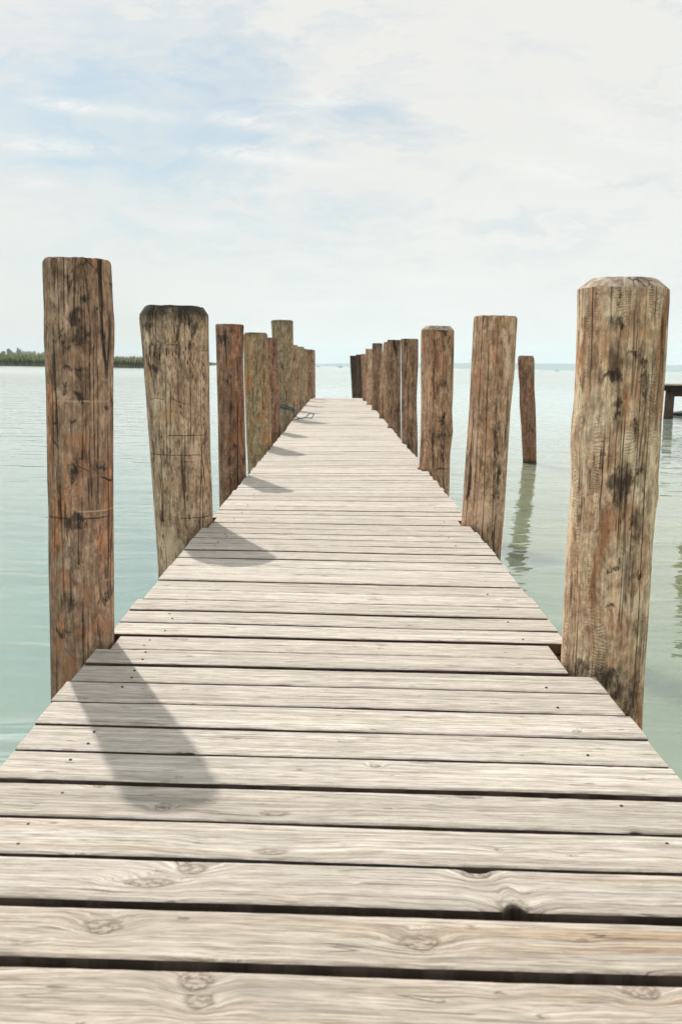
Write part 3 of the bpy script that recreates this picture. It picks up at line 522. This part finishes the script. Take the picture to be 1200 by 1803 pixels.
for i in range(len(J) - 1):
    ya, yb = J[i] + gaps[i] / 2, J[i + 1] - gaps[i + 1] / 2
    yc = (ya + yb) / 2; near = yc < 3.2
    nx = 150 if near else 60 if yc < 6 else 22
    nts = [q for q in notches if abs(q[1] - yc) < 0.22]
    pidv = random.random() * 10; dz = random.uniform(-0.0022, 0.0022); tilt = random.uniform(-0.006, 0.006); crown = random.uniform(-0.002, 0.002)
    if 1.4 < yc < 2.7: dz *= 0.6; tilt *= 0.5
    sk_a, sk_b = skew(J[i]), skew(J[i + 1])
    eL = -0.915 + random.uniform(-0.012, 0.010) - (0.02 if yc > 18 else 0); eR = 0.955 + random.uniform(-0.012, 0.012)
    w_ = yb - ya
    # cross-section from near-bottom round over the top to far-bottom: (t across, z, edge flag)
    prof = [(0.0, -TH), (0.0, -0.030), (0.0, -0.012), (0.002 / w_, -0.003), (0.007 / w_, 0.0)] + [(0.5 - 0.4 * math.cos(math.pi * k / 6) , 0.0) for k in range(7)] + [(1 - 0.007 / w_, 0.0), (1 - 0.002 / w_, -0.003), (1.0, -0.012), (1.0, -0.030), (1.0, -TH)]
    np_ = len(prof); b0 = len(verts)
    seedp = pidv * 3.1
    for k in range(nx + 1):
        t = k / nx; 
        for (s_, z_) in prof:
            # ends, trimmed round the posts
            xl, xr = eL, eR
            for (cx, cy, cr) in POSTS:
                for yy in ((ya - 0.0, yb + 0.0) if not (3.2 < yc < 3.6 and cx > 0) else (ya + s_ * w_,)):
                    dy_ = min(abs(yy + skew(yc) * cx - cy), abs(ya + w_ / 2 + skew(yc) * cx - cy))
                    if dy_ < cr + 0.012:
                        hw = math.sqrt(max((cr + 0.012) ** 2 - dy_ * dy_, 0))
                        if cx < 0: xl = max(xl, cx + hw)
                        else: xr = min(xr, cx - hw)
            x = xl + (xr - xl) * t
            y0 = ya + sk_a * x; y1 = yb + sk_b * x
            # worn, wavy arrises
            y0 += 0.0022 * mnoise.noise(Vector((x * 4, seedp, 0))) + 0.0016 * mnoise.noise(Vector((x * 17, seedp, 3)))
            y1 += 0.0022 * mnoise.noise(Vector((x * 4, seedp, 7))) + 0.0016 * mnoise.noise(Vector((x * 17, seedp, 9)))
            for (nxp, nyp, wd, dp, sd_) in nts:
                e = math.exp(-((x - nxp) / wd) ** 4)
                e *= 1 + 0.3 * mnoise.noise(Vector((x * 120, 1, z_ * 60)))
                if e > 0.01:
                    if sd_ == 'near' and abs(y0 - nyp) < 0.04: y0 += dp * e
                    if sd_ == 'far' and abs(y1 - nyp) < 0.04: y1 -= dp * e
            y = y0 + (y1 - y0) * s_
            z = z_ + dz + tilt * (s_ - 0.5) * 0.15 + crown * (1 - (2 * s_ - 1) ** 2) + 0.003 * mnoise.noise(Vector((x * 1.3, seedp, 5)))
            z += twist(y) * x
            verts.append((x, y, z)); attr.append((x, (s_ - 0.5) * w_, pidv, abs(2 * s_ - 1)))
    for k in range(nx):
        for j in range(np_ - 1):
            a = b0 + k * np_ + j; faces.append((a, a + np_, a + np_ + 1, a + 1)); mis.append(0)
    faces.append(tuple(b0 + j for j in range(np_))); mis.append(0)
    faces.append(tuple(b0 + nx * np_ + j for j in range(np_))[::-1]); mis.append(0)
    # nail heads over the two bearers
    if 1.0 < yc < 9:
        for bx in (-0.72, 0.76):
            for s_ in (0.28, 0.74):
                if random.random() < (0.45 if bx < 0 else 0.75): continue
                x = bx + random.uniform(-0.03, 0.03); y = ya + w_ * (s_ + random.uniform(-0.06, 0.06)) + (sk_a + sk_b) / 2 * x; r = 0.0042; c0 = len(verts)
                zt = dz + tilt * (s_ - 0.5) * 0.15 + 0.0018 + twist(y) * x
                for q in range(10): verts.append((x + r * math.cos(q * PI / 5), y + r * math.sin(q * PI / 5), zt)); attr.append((x, 0, pidv, 0))
                for q in range(10): verts.append((x + 1.25 * r * math.cos(q * PI / 5), y + 1.25 * r * math.sin(q * PI / 5), zt - 0.006)); attr.append((x, 0, pidv, 0))
                faces.append(tuple(range(c0, c0 + 10))); mis.append(1)
                for q in range(10): faces.append((c0 + q, c0 + 10 + q, c0 + 10 + (q + 1) % 10, c0 + (q + 1) % 10)); mis.append(1)
pier = empty('wooden_pier', (0, 0, 0)); tag(pier, 'long straight pier of sun bleached planks between two rows of log posts', 'pier')
deck = mesh_obj('deck', verts, faces, [dm, nailm], pier, smooth=True, mi=mis)
ca = deck.data.color_attributes.new('plank', 'FLOAT_COLOR', 'POINT')
ca.data.foreach_set('color', np.array(attr, dtype=np.float32).ravel())
try: deck.data.set_sharp_from_angle(angle=math.radians(38))
except Exception: pass
for x in (-0.72, 0.02, 0.76):
    boxes('joist', [(x - 0.05, x + 0.05, -1.1, 34.9, -0.225, -0.055)], beamm, pier)
for (cy) in (0.35, 3.74, 7.0, 10.45, 14.2, 17.6, 21.4, 25.2, 28.85, 32.3, 34.7):
    boxes('crossbeam', [(-0.90, 0.91, cy - 0.07, cy + 0.07, -0.40, -0.228)], beamm, pier)
# bearer ends that show between the boards and the two nearest posts
boxes('bearer_end', [(0.80, 0.955, 3.90, 4.01, -0.052 - 0.10, -0.052)], beamm, pier)
boxes('bearer_end', [(-0.935, -0.80, 3.92, 4.03, -0.052 - 0.10, -0.052)], beamm, pier)

# ------------------------------------------------------------------ rope on the tall left post
ropem, g, p = new_mat('blue_green_rope')
tc = g.n('ShaderNodeTexCoord'); rr = g.m('SINE', g.m('MULTIPLY', g.m('ADD', g.xyz(tc.outputs['Object'])[0], g.xyz(tc.outputs['Object'])[2]), 260.0))
g.put(p.inputs['Base Color'], g.mix(g.ramp(rr, -0.5, 0.5), (0.02, 0.075, 0.085), (0.05, 0.17, 0.18))); p.inputs['Roughness'].default_value = 0.8
bx, by, br = [q for q in POSTS if abs(q[1] - 21.3) < 0.1][0]
pts = []
for k in range(0, 100):
    a = k / 99 * 2 * PI * 3.0 + 0.3; zq = 0.16 + 0.03 * math.sin(a * 0.5) + 0.025 * (k / 40.0) + 0.05 * math.cos(a + 2.6)
    pts.append((bx + (br + 0.018) * math.cos(a), by + (br + 0.018) * math.sin(a), zq))
c = pts[-1]
tail = [(c[0] + 0.10, c[1] - 0.12, 0.13), (-0.90, 21.0, 0.05), (-0.84, 20.9, 0.02), (-0.76, 20.7, 0.018), (-0.70, 20.95, 0.018), (-0.62, 21.0, 0.018), (-0.55, 20.8, 0.018), (-0.50, 20.9, 0.10), (-0.60, 21.2, 0.10), (-0.70, 21.0, 0.02), (-0.86, 20.4, 0.018)]
v_, f_ = tube(pts + tail, 0.010, 8)
tag(mesh_obj('rope', v_, f_, ropem), 'dark blue green rope round the tall olive grey post, loose end on the planks', 'rope')

# ------------------------------------------------------------------ side jetty on the right
jy = 36.4
jt = empty('side_jetty', (at(1190, 675, jy).x, jy, WATER_Z)); tag(jt, 'low jetty on a thick pile seen at the right edge beyond the largest post', 'jetty')
JO = Vector(jt.location)
zt = at(1184, 676, jy).z; xs_ = at(1160, 676, jy).x
tarm = log_mat('tarred_beam', (0.020, 0.018, 0.016), (0.040, 0.034, 0.030), (0.04, 0.028, 0.02), (0.008, 0.008, 0.008), blotch=0.5, rustiness=0.2, crack=0, scars=0, seed=1.9)
pilem = log_mat('jetty_pile', (0.055, 0.042, 0.033), (0.11, 0.085, 0.065), (0.10, 0.06, 0.035), (0.018, 0.017, 0.015), blotch=0.5, rustiness=0.3, crack=0, scars=0, seed=3.9)
def jbox(name, x0, x1, y0, y1, z0, z1, mat): return boxes(name, [(x0 - JO.x, x1 - JO.x, y0 - JO.y, y1 - JO.y, z0 - JO.z, z1 - JO.z)], mat, jt, 0.008)
pale, g, p = new_mat('jetty_boards')
tc = g.n('ShaderNodeTexCoord'); nn = g.noise(g.vm('MULTIPLY', tc.outputs['Object'], (30, 2, 2)), 1, 4, 0.6)
g.put(p.inputs['Base Color'], g.mix(nn, (0.30, 0.25, 0.20), (0.50, 0.44, 0.37))); p.inputs['Roughness'].default_value = 0.85
pl = [(xs_ + k * 0.15 - JO.x, xs_ + k * 0.15 + 0.138 - JO.x, jy - 0.35 - JO.y, jy + 1.6 - JO.y, zt - 0.05 - JO.z, zt + random.uniform(-0.006, 0.006) - JO.z) for k in range(46)]
boxes('deck', pl, pale, jt, 0.004)
zb = at(1184, 688, jy).z; zc = at(1195, 698, jy).z
jbox('beam', xs_ + 0.02, xs_ + 6.8, jy - 0.22, jy - 0.06, zb, zt - 0.053, tarm)
jbox('beam', xs_ + 0.02, xs_ + 6.8, jy + 1.3, jy + 1.45, zb, zt - 0.053, M['RK'])
x_ = at(1186, 690, jy).x
jbox('crossbeam', x_, x_ + 0.9, jy - 0.05, jy + 0.12, zc, zb - 0.004, pilem)
for (pxc, yy) in ((1178, jy + 0.02), (1178, jy + 1.37), (1285, jy + 0.02), (1285, jy + 1.37)):
    xx = at(pxc, 700, jy).x
    v_, f_ = tube([(xx - JO.x + 0.02, yy - JO.y, -1.0), (xx - JO.x, yy - JO.y, 0.02), (xx - JO.x + 0.01, yy - JO.y, 0.5), (xx - JO.x + 0.02, yy - JO.y, zb - JO.z - 0.003)], [0.175, 0.17, 0.165, 0.165], 28)
    mesh_obj('pile', v_, f_, pilem if yy < jy + 1 else tarm, jt)
# dark boulder at the waterline
bm = bmesh.new(); bmesh.ops.create_icosphere(bm, subdivisions=4, radius=1)
for v in bm.verts:
    n_ = v.co.normalized(); r_ = 1 + 0.35 * mnoise.noise(n_ * 1.7 + Vector((3, 1, 0))) + 0.12 * mnoise.noise(n_ * 5)
    v.co = Vector((n_.x * 0.55 * r_ - (0.22 * max(0, -n_.x) ** 2), n_.y * 0.35 * r_, n_.z * 0.19 * r_ * (0.35 + 0.65 * min(1, (n_.x + 1.15)))))
me = bpy.data.meshes.new('boulder'); bm.to_mesh(me); bm.free()
rockm, g, p = new_mat('wet_dark_rock'); tc = g.n('ShaderNodeTexCoord'); nn = g.noise(tc.outputs['Object'], 9, 6, 0.6)
g.put(p.inputs['Base Color'], g.mix(nn, (0.012, 0.014, 0.014), (0.045, 0.045, 0.04))); p.inputs['Roughness'].default_value = 0.6; bump(g, p, g.m('MULTIPLY', nn, 0.05))
me.materials.append(rockm); me.polygons.foreach_set('use_smooth', [True] * len(me.polygons))
bo = bpy.data.objects.new('boulder', me); COL.objects.link(bo); q = on(1202, 731, WATER_Z); bo.location = (q.x + 0.03, q.y - 0.5, WATER_Z + 0.06)
tag(bo, 'dark wet boulder breaking the water beside the jetty pile at the right edge', 'boulder')

# ------------------------------------------------------------------ reed shore on the left
def simple(name, c1, c2, sc=1.0, rough=0.9):
    m, g, p = new_mat(name); geo = g.n('ShaderNodeNewGeometry'); nn = g.noise(geo.outputs['Position'], sc, 4, 0.6)
    g.put(p.inputs['Base Color'], g.mix(nn, c1, c2)); p.inputs['Roughness'].default_value = rough; p.inputs['Specular IOR Level'].default_value = 0.1
    return m
landm = simple('marsh_soil', (0.10, 0.08, 0.05), (0.16, 0.12, 0.07), 0.3)
def solid(name, poly, z0, z1, mat):
    n = len(poly); vs = [(x, y, z0) for x, y in poly] + [(x, y, z1) for x, y in poly]
    fs = [tuple(range(n, 2 * n)), tuple(range(n))[::-1]] + [(i, (i + 1) % n, n + (i + 1) % n, n + i) for i in range(n)]
    return mesh_obj(name, vs, fs, mat, smooth=False)
land = solid('land', [(-420, 330), (-120, 340), (-64, 344), (-62, 352), (-90, 600), (-225, 1850), (-330, 2600), (-1600, 2700), (-1500, 330)], -2.0, -0.5, landm)
tag(land, kind='structure')
rm, g, p = new_mat('reed_leaves')
at2 = g.n('ShaderNodeAttribute', attribute_name='tint'); g.put(p.inputs['Base Color'], at2.outputs['Color']); p.inputs['Roughness'].default_value = 0.85; p.inputs['Specular IOR Level'].default_value = 0.1
vs, fs, cs = [], [], []
def reed(x, y, z, h, wd):
    a = random.random() * PI; c, s_ = math.cos(a) * wd, math.sin(a) * wd; lx = random.uniform(-0.12, 0.12) * h; ly = random.uniform(-0.12, 0.12) * h
    b = len(vs); v = 0.75 + 0.5 * random.random(); cl = 0.75 + 0.6 * mnoise.noise(Vector((x * 0.10, y * 0.05, 2)))
    gr = (0.050 * v * cl, 0.125 * v * cl, 0.030 * v * cl, 1); tan_ = (0.46 * v, 0.43 * v, 0.22 * v, 1); basec = (0.36 * v, 0.27 * v, 0.16 * v, 1)
    for (t, ww, cc) in ((0, 0.7, basec), (0.2, 1.0, basec if random.random() < 0.6 else gr), (0.55, 1.3, gr), (0.85, 1.0, gr if random.random() < 0.45 else tan_), (1.0, 0.45, tan_)):
        vs.append((x - c * ww + lx * t * t, y - s_ * ww + ly * t * t, z + h * t)); vs.append((x + c * ww + lx * t * t, y + s_ * ww + ly * t * t, z + h * t)); cs.extend((cc, cc))
    for k in range(4): fs.append((b + 2 * k, b + 2 * k + 1, b + 2 * k + 3, b + 2 * k + 2))
def front(x): return 343 + (x + 64) * 0.06 + 1.5 * mnoise.noise(Vector((x * 0.06, 0, 0)))
for k in range(15000):
    x = random.uniform(-215, -64); dp = random.random() ** 1.6 * 26
    hgt = (4.0 + 0.6 * mnoise.noise(Vector((x * 0.05, dp * 0.1, 1))) + 0.4 * mnoise.noise(Vector((x * 0.3, dp * 0.3, 1)))) * random.uniform(0.72, 1.05) * (0.75 + 0.25 * min(1, dp / 4))
    hgt *= 1 + 0.14 * max(0, min(1, (-100 - x) / 30))
    reed(x, front(x) + dp, -0.62, hgt, random.uniform(0.05, 0.11))
for k in range(5000):                                     # the shore running away behind the bend
    t = random.random() ** 1.3; y = 352 + t * 1500; x = -62 - (y - 352) * 0.108 - random.random() * (4 + 20 * t)
    reed(x, y, -0.62, random.uniform(3.2, 4.6), random.uniform(0.08, 0.14) + 0.45 * t)
ro = mesh_obj('reed_bed', vs, fs, rm, smooth=False)
ca = ro.data.color_attributes.new('tint', 'FLOAT_COLOR', 'POINT'); ca.data.foreach_set('color', np.array(cs, dtype=np.float32).ravel())
tag(ro, 'dense green reed bed with tan tops along the far left shore', 'reeds', kind='stuff')

# far trees over the reeds
leafm = simple('far_leaves', (0.035, 0.060, 0.028), (0.085, 0.120, 0.050), 0.25)
barkm = simple('far_bark', (0.08, 0.065, 0.05), (0.14, 0.11, 0.09), 2.0)
def crown(cx, cy, cz, rx, rz, n, size, lobes=7, seed=0):
    R = random.Random(seed); vs, fs = [], []
    L = [(cx + R.uniform(-0.55, 0.55) * rx, cy + R.uniform(-0.5, 0.5) * rx, cz + R.uniform(-0.6, 0.65) * rz, R.uniform(0.35, 0.6)) for _ in range(lobes)] + [(cx, cy, cz, 0.6)]
    for _ in range(n):
        l = R.choice(L); d = Vector((R.gauss(0, 1), R.gauss(0, 1), R.gauss(0, 1))).normalized() * (R.random() ** 0.45)
        c = Vector((l[0] + d.x * rx * l[3], l[1] + d.y * rx * l[3], l[2] + d.z * rz * l[3])); a = Vector((R.gauss(0, 1), R.gauss(0, 1), R.gauss(0, 1))).normalized() * size * R.uniform(0.5, 1.1); b_ = a.orthogonal().normalized() * size * R.uniform(0.4, 0.9)
        k = len(vs); vs += [c - a, c + b_, c + a, c - b_]; fs.append((k, k + 1, k + 2, k + 3))
    return vs, fs
TD = 2200.0
for (i, (px, ytop, wpx, lab)) in enumerate(((17, 613.5, 7, 'bushy hazy tree over the reeds, left one of the pair at far left'), (33, 612, 4.5, 'slender green poplar like tree rising over the reeds at the far left'), (4, 617, 6, 'low rounded tree over the reeds cut by the left edge of the view'))):
    top = at(px, ytop, TD); h = top.z + 0.5; t = empty('tree', (top.x, TD, -0.5)); tag(t, lab, 'tree', 'trees beyond the reeds')
    v_, f_ = tube([(0, 0, 0), (0.2, 0, h * 0.4), (0, 0, h * 0.75)], [0.5, 0.35, 0.15], 8); mesh_obj('trunk', v_, f_, barkm, t)
    rx = wpx * TD / F; v_, f_ = crown(0, 0, h * 0.58, rx, h * 0.42, 1500, 1.1, seed=i + 3); mesh_obj('crown', v_, f_, leafm, t, smooth=False)
vs, fs = [], []
for (px, ytop, wpx) in ((40, 615, 5), (46, 614.5, 5), (53, 616.5, 5), (60, 618.5, 6), (68, 619, 6), (76, 620, 6), (85, 620.5, 7), (96, 622, 8), (110, 623, 8), (26, 618, 6), (-8, 617, 9), (-25, 614, 10), (-45, 612, 12), (130, 624, 9), (150, 625.5, 9)):
    D2 = 3800.0; top = at(px, ytop, D2); v_, f_ = crown(top.x, D2, top.z * 0.5, wpx * D2 / F, top.z * 0.52, 900, 2.6, seed=int(px) + 400)
    b = len(vs); vs += v_; fs += [tuple(i + b for i in f) for f in f_]
wd_ = mesh_obj('distant_wood', vs, fs, leafm, smooth=False); tag(wd_, 'blue grey wood in the haze far behind the reeds at the left edge', 'wood', kind='stuff')
far_land = solid('far_land', [(-3000, 2100), (-330, 2150), (-520, 4000), (-3000, 4200)], -2, -0.48, landm); tag(far_land, kind='structure')

# ------------------------------------------------------------------ hills across the lake
hm = simple('wooded_hills', (0.07, 0.10, 0.07), (0.13, 0.16, 0.11), 0.004)
HY = 8200.0; vs, fs = [], []
nxh, nyh = 160, 10
for i in range(nxh + 1):
    x = -900 + (6600 + 900) * i / nxh; px = 592 + x / HY * F
    hp = float(np.interp(px, [400, 560, 640, 760, 860, 1000, 1200, 1500, 2000], [0, 5, 7.5, 9, 11, 12, 13.5, 15, 16])); hgt = hp * HY / F * (1 + 0.08 * mnoise.noise(Vector((x * 0.0016, 0, 0))) + 0.04 * mnoise.noise(Vector((x * 0.006, 0, 4))))
    for j in range(nyh + 1):
        s_ = j / nyh; vs.append((x, HY + 1500 * s_, -2 + (hgt + 2) * math.sin(PI * min(1, s_ * 1.0)) ** 0.8 * (1 + 0.1 * mnoise.noise(Vector((x * 0.002, s_ * 3, 1))))))
for i in range(nxh):
    for j in range(nyh): a = i * (nyh + 1) + j; fs.append((a, a + nyh + 1, a + nyh + 2, a + 1))
ho = mesh_obj('hills', vs, fs, hm); tag(ho, kind='structure')

# ------------------------------------------------------------------ boats far out on the lake
hullm, g, p = new_mat('boat_hull'); p.inputs['Base Color'].default_value = (0.10, 0.13, 0.14, 1); p.inputs['Roughness'].default_value = 0.4
cabm, g, p = new_mat('boat_cabin'); p.inputs['Base Color'].default_value = (0.35, 0.38, 0.38, 1); p.inputs['Roughness'].default_value = 0.5
def boat(px, D_, L, lab, rot, mast):
    q = at(px, 646, D_); t = empty('boat', (q.x, D_, WATER_Z)); t.rotation_euler = (0, 0, rot); tag(t, lab, 'boat', 'boats far out on the lake')
    vs, fs = [], []; n = 14
    for i in range(n + 1):
        s_ = i / n; w_ = L * 0.16 * math.sin(PI * min(0.5, 0.18 + s_ * 0.42)) * (1 - max(0, s_ - 0.55) ** 1.5 / 0.45 ** 1.5 * 0.98) ; sh = 0.11 * L + 0.04 * L * s_ ** 2
        for (u, z) in ((-1, 1), (-0.85, 0.4), (-0.4, -0.3), (0.4, -0.3), (0.85, 0.4), (1, 1)): vs.append((-L / 2 + L * s_, u * w_, z * sh if z > 0 else z * 0.5))
    for i in range(n):
        for j in range(6): a = i * 6; fs.append((a + j, a + (j + 1) % 6, a + 6 + (j + 1) % 6, a + 6 + j))
    fs.append(tuple(range(6))[::-1]); fs.append(tuple(n * 6 + j for j in range(6)))
    mesh_obj('hull', vs, fs, hullm, t, smooth=False)
    boxes('cabin', [(-L * 0.2, L * 0.14, -L * 0.09, L * 0.09, 0.12 * L, 0.21 * L)], cabm, t, 0.03 * L)
    if mast:
        v_, f_ = tube([(L * 0.05, 0, 0.2 * L), (L * 0.05, 0, mast)], [0.09, 0.05], 6); mesh_obj('mast', v_, f_, cabm, t)
        v_, f_ = tube([(L * 0.05, 0, 0.30 * L), (-L * 0.42, 0, 0.30 * L)], [0.13, 0.11], 6); mesh_obj('boom', v_, f_, cabm, t)
boat(560, 1900, 6.5, 'tiny grey boat on the horizon just right of the left row of posts', 0.3, 0)
boat(598.5, 1700, 8.5, 'tiny sailing boat with bare mast on the horizon in the gap between the post rows', 0.15, 9.0)
boat(980, 1500, 6.0, 'tiny low boat on the horizon right of the lone mooring pile', -0.2, 0)

# ------------------------------------------------------------------ haze over the lake
zmt, g, p = new_mat('lake_haze'); zmt.node_tree.nodes.clear(); g = N(zmt.node_tree)
out = g.n('ShaderNodeOutputMaterial'); pv = g.n('ShaderNodeVolumePrincipled'); zmt.node_tree.links.new(pv.outputs[0], out.inputs['Volume'])
pv.inputs['Color'].default_value = (0.80, 0.93, 1.0, 1); pv.inputs['Density'].default_value = 0.00013; pv.inputs['Anisotropy'].default_value = 0.0
hz = boxes('haze', [(-10400, 10400, -300, 10400, -3.2, 160)], zmt, None, 0); tag(hz, kind='stuff'); hz['label'] = 'thin pale haze over the lake and its shores'; hz['category'] = 'haze'
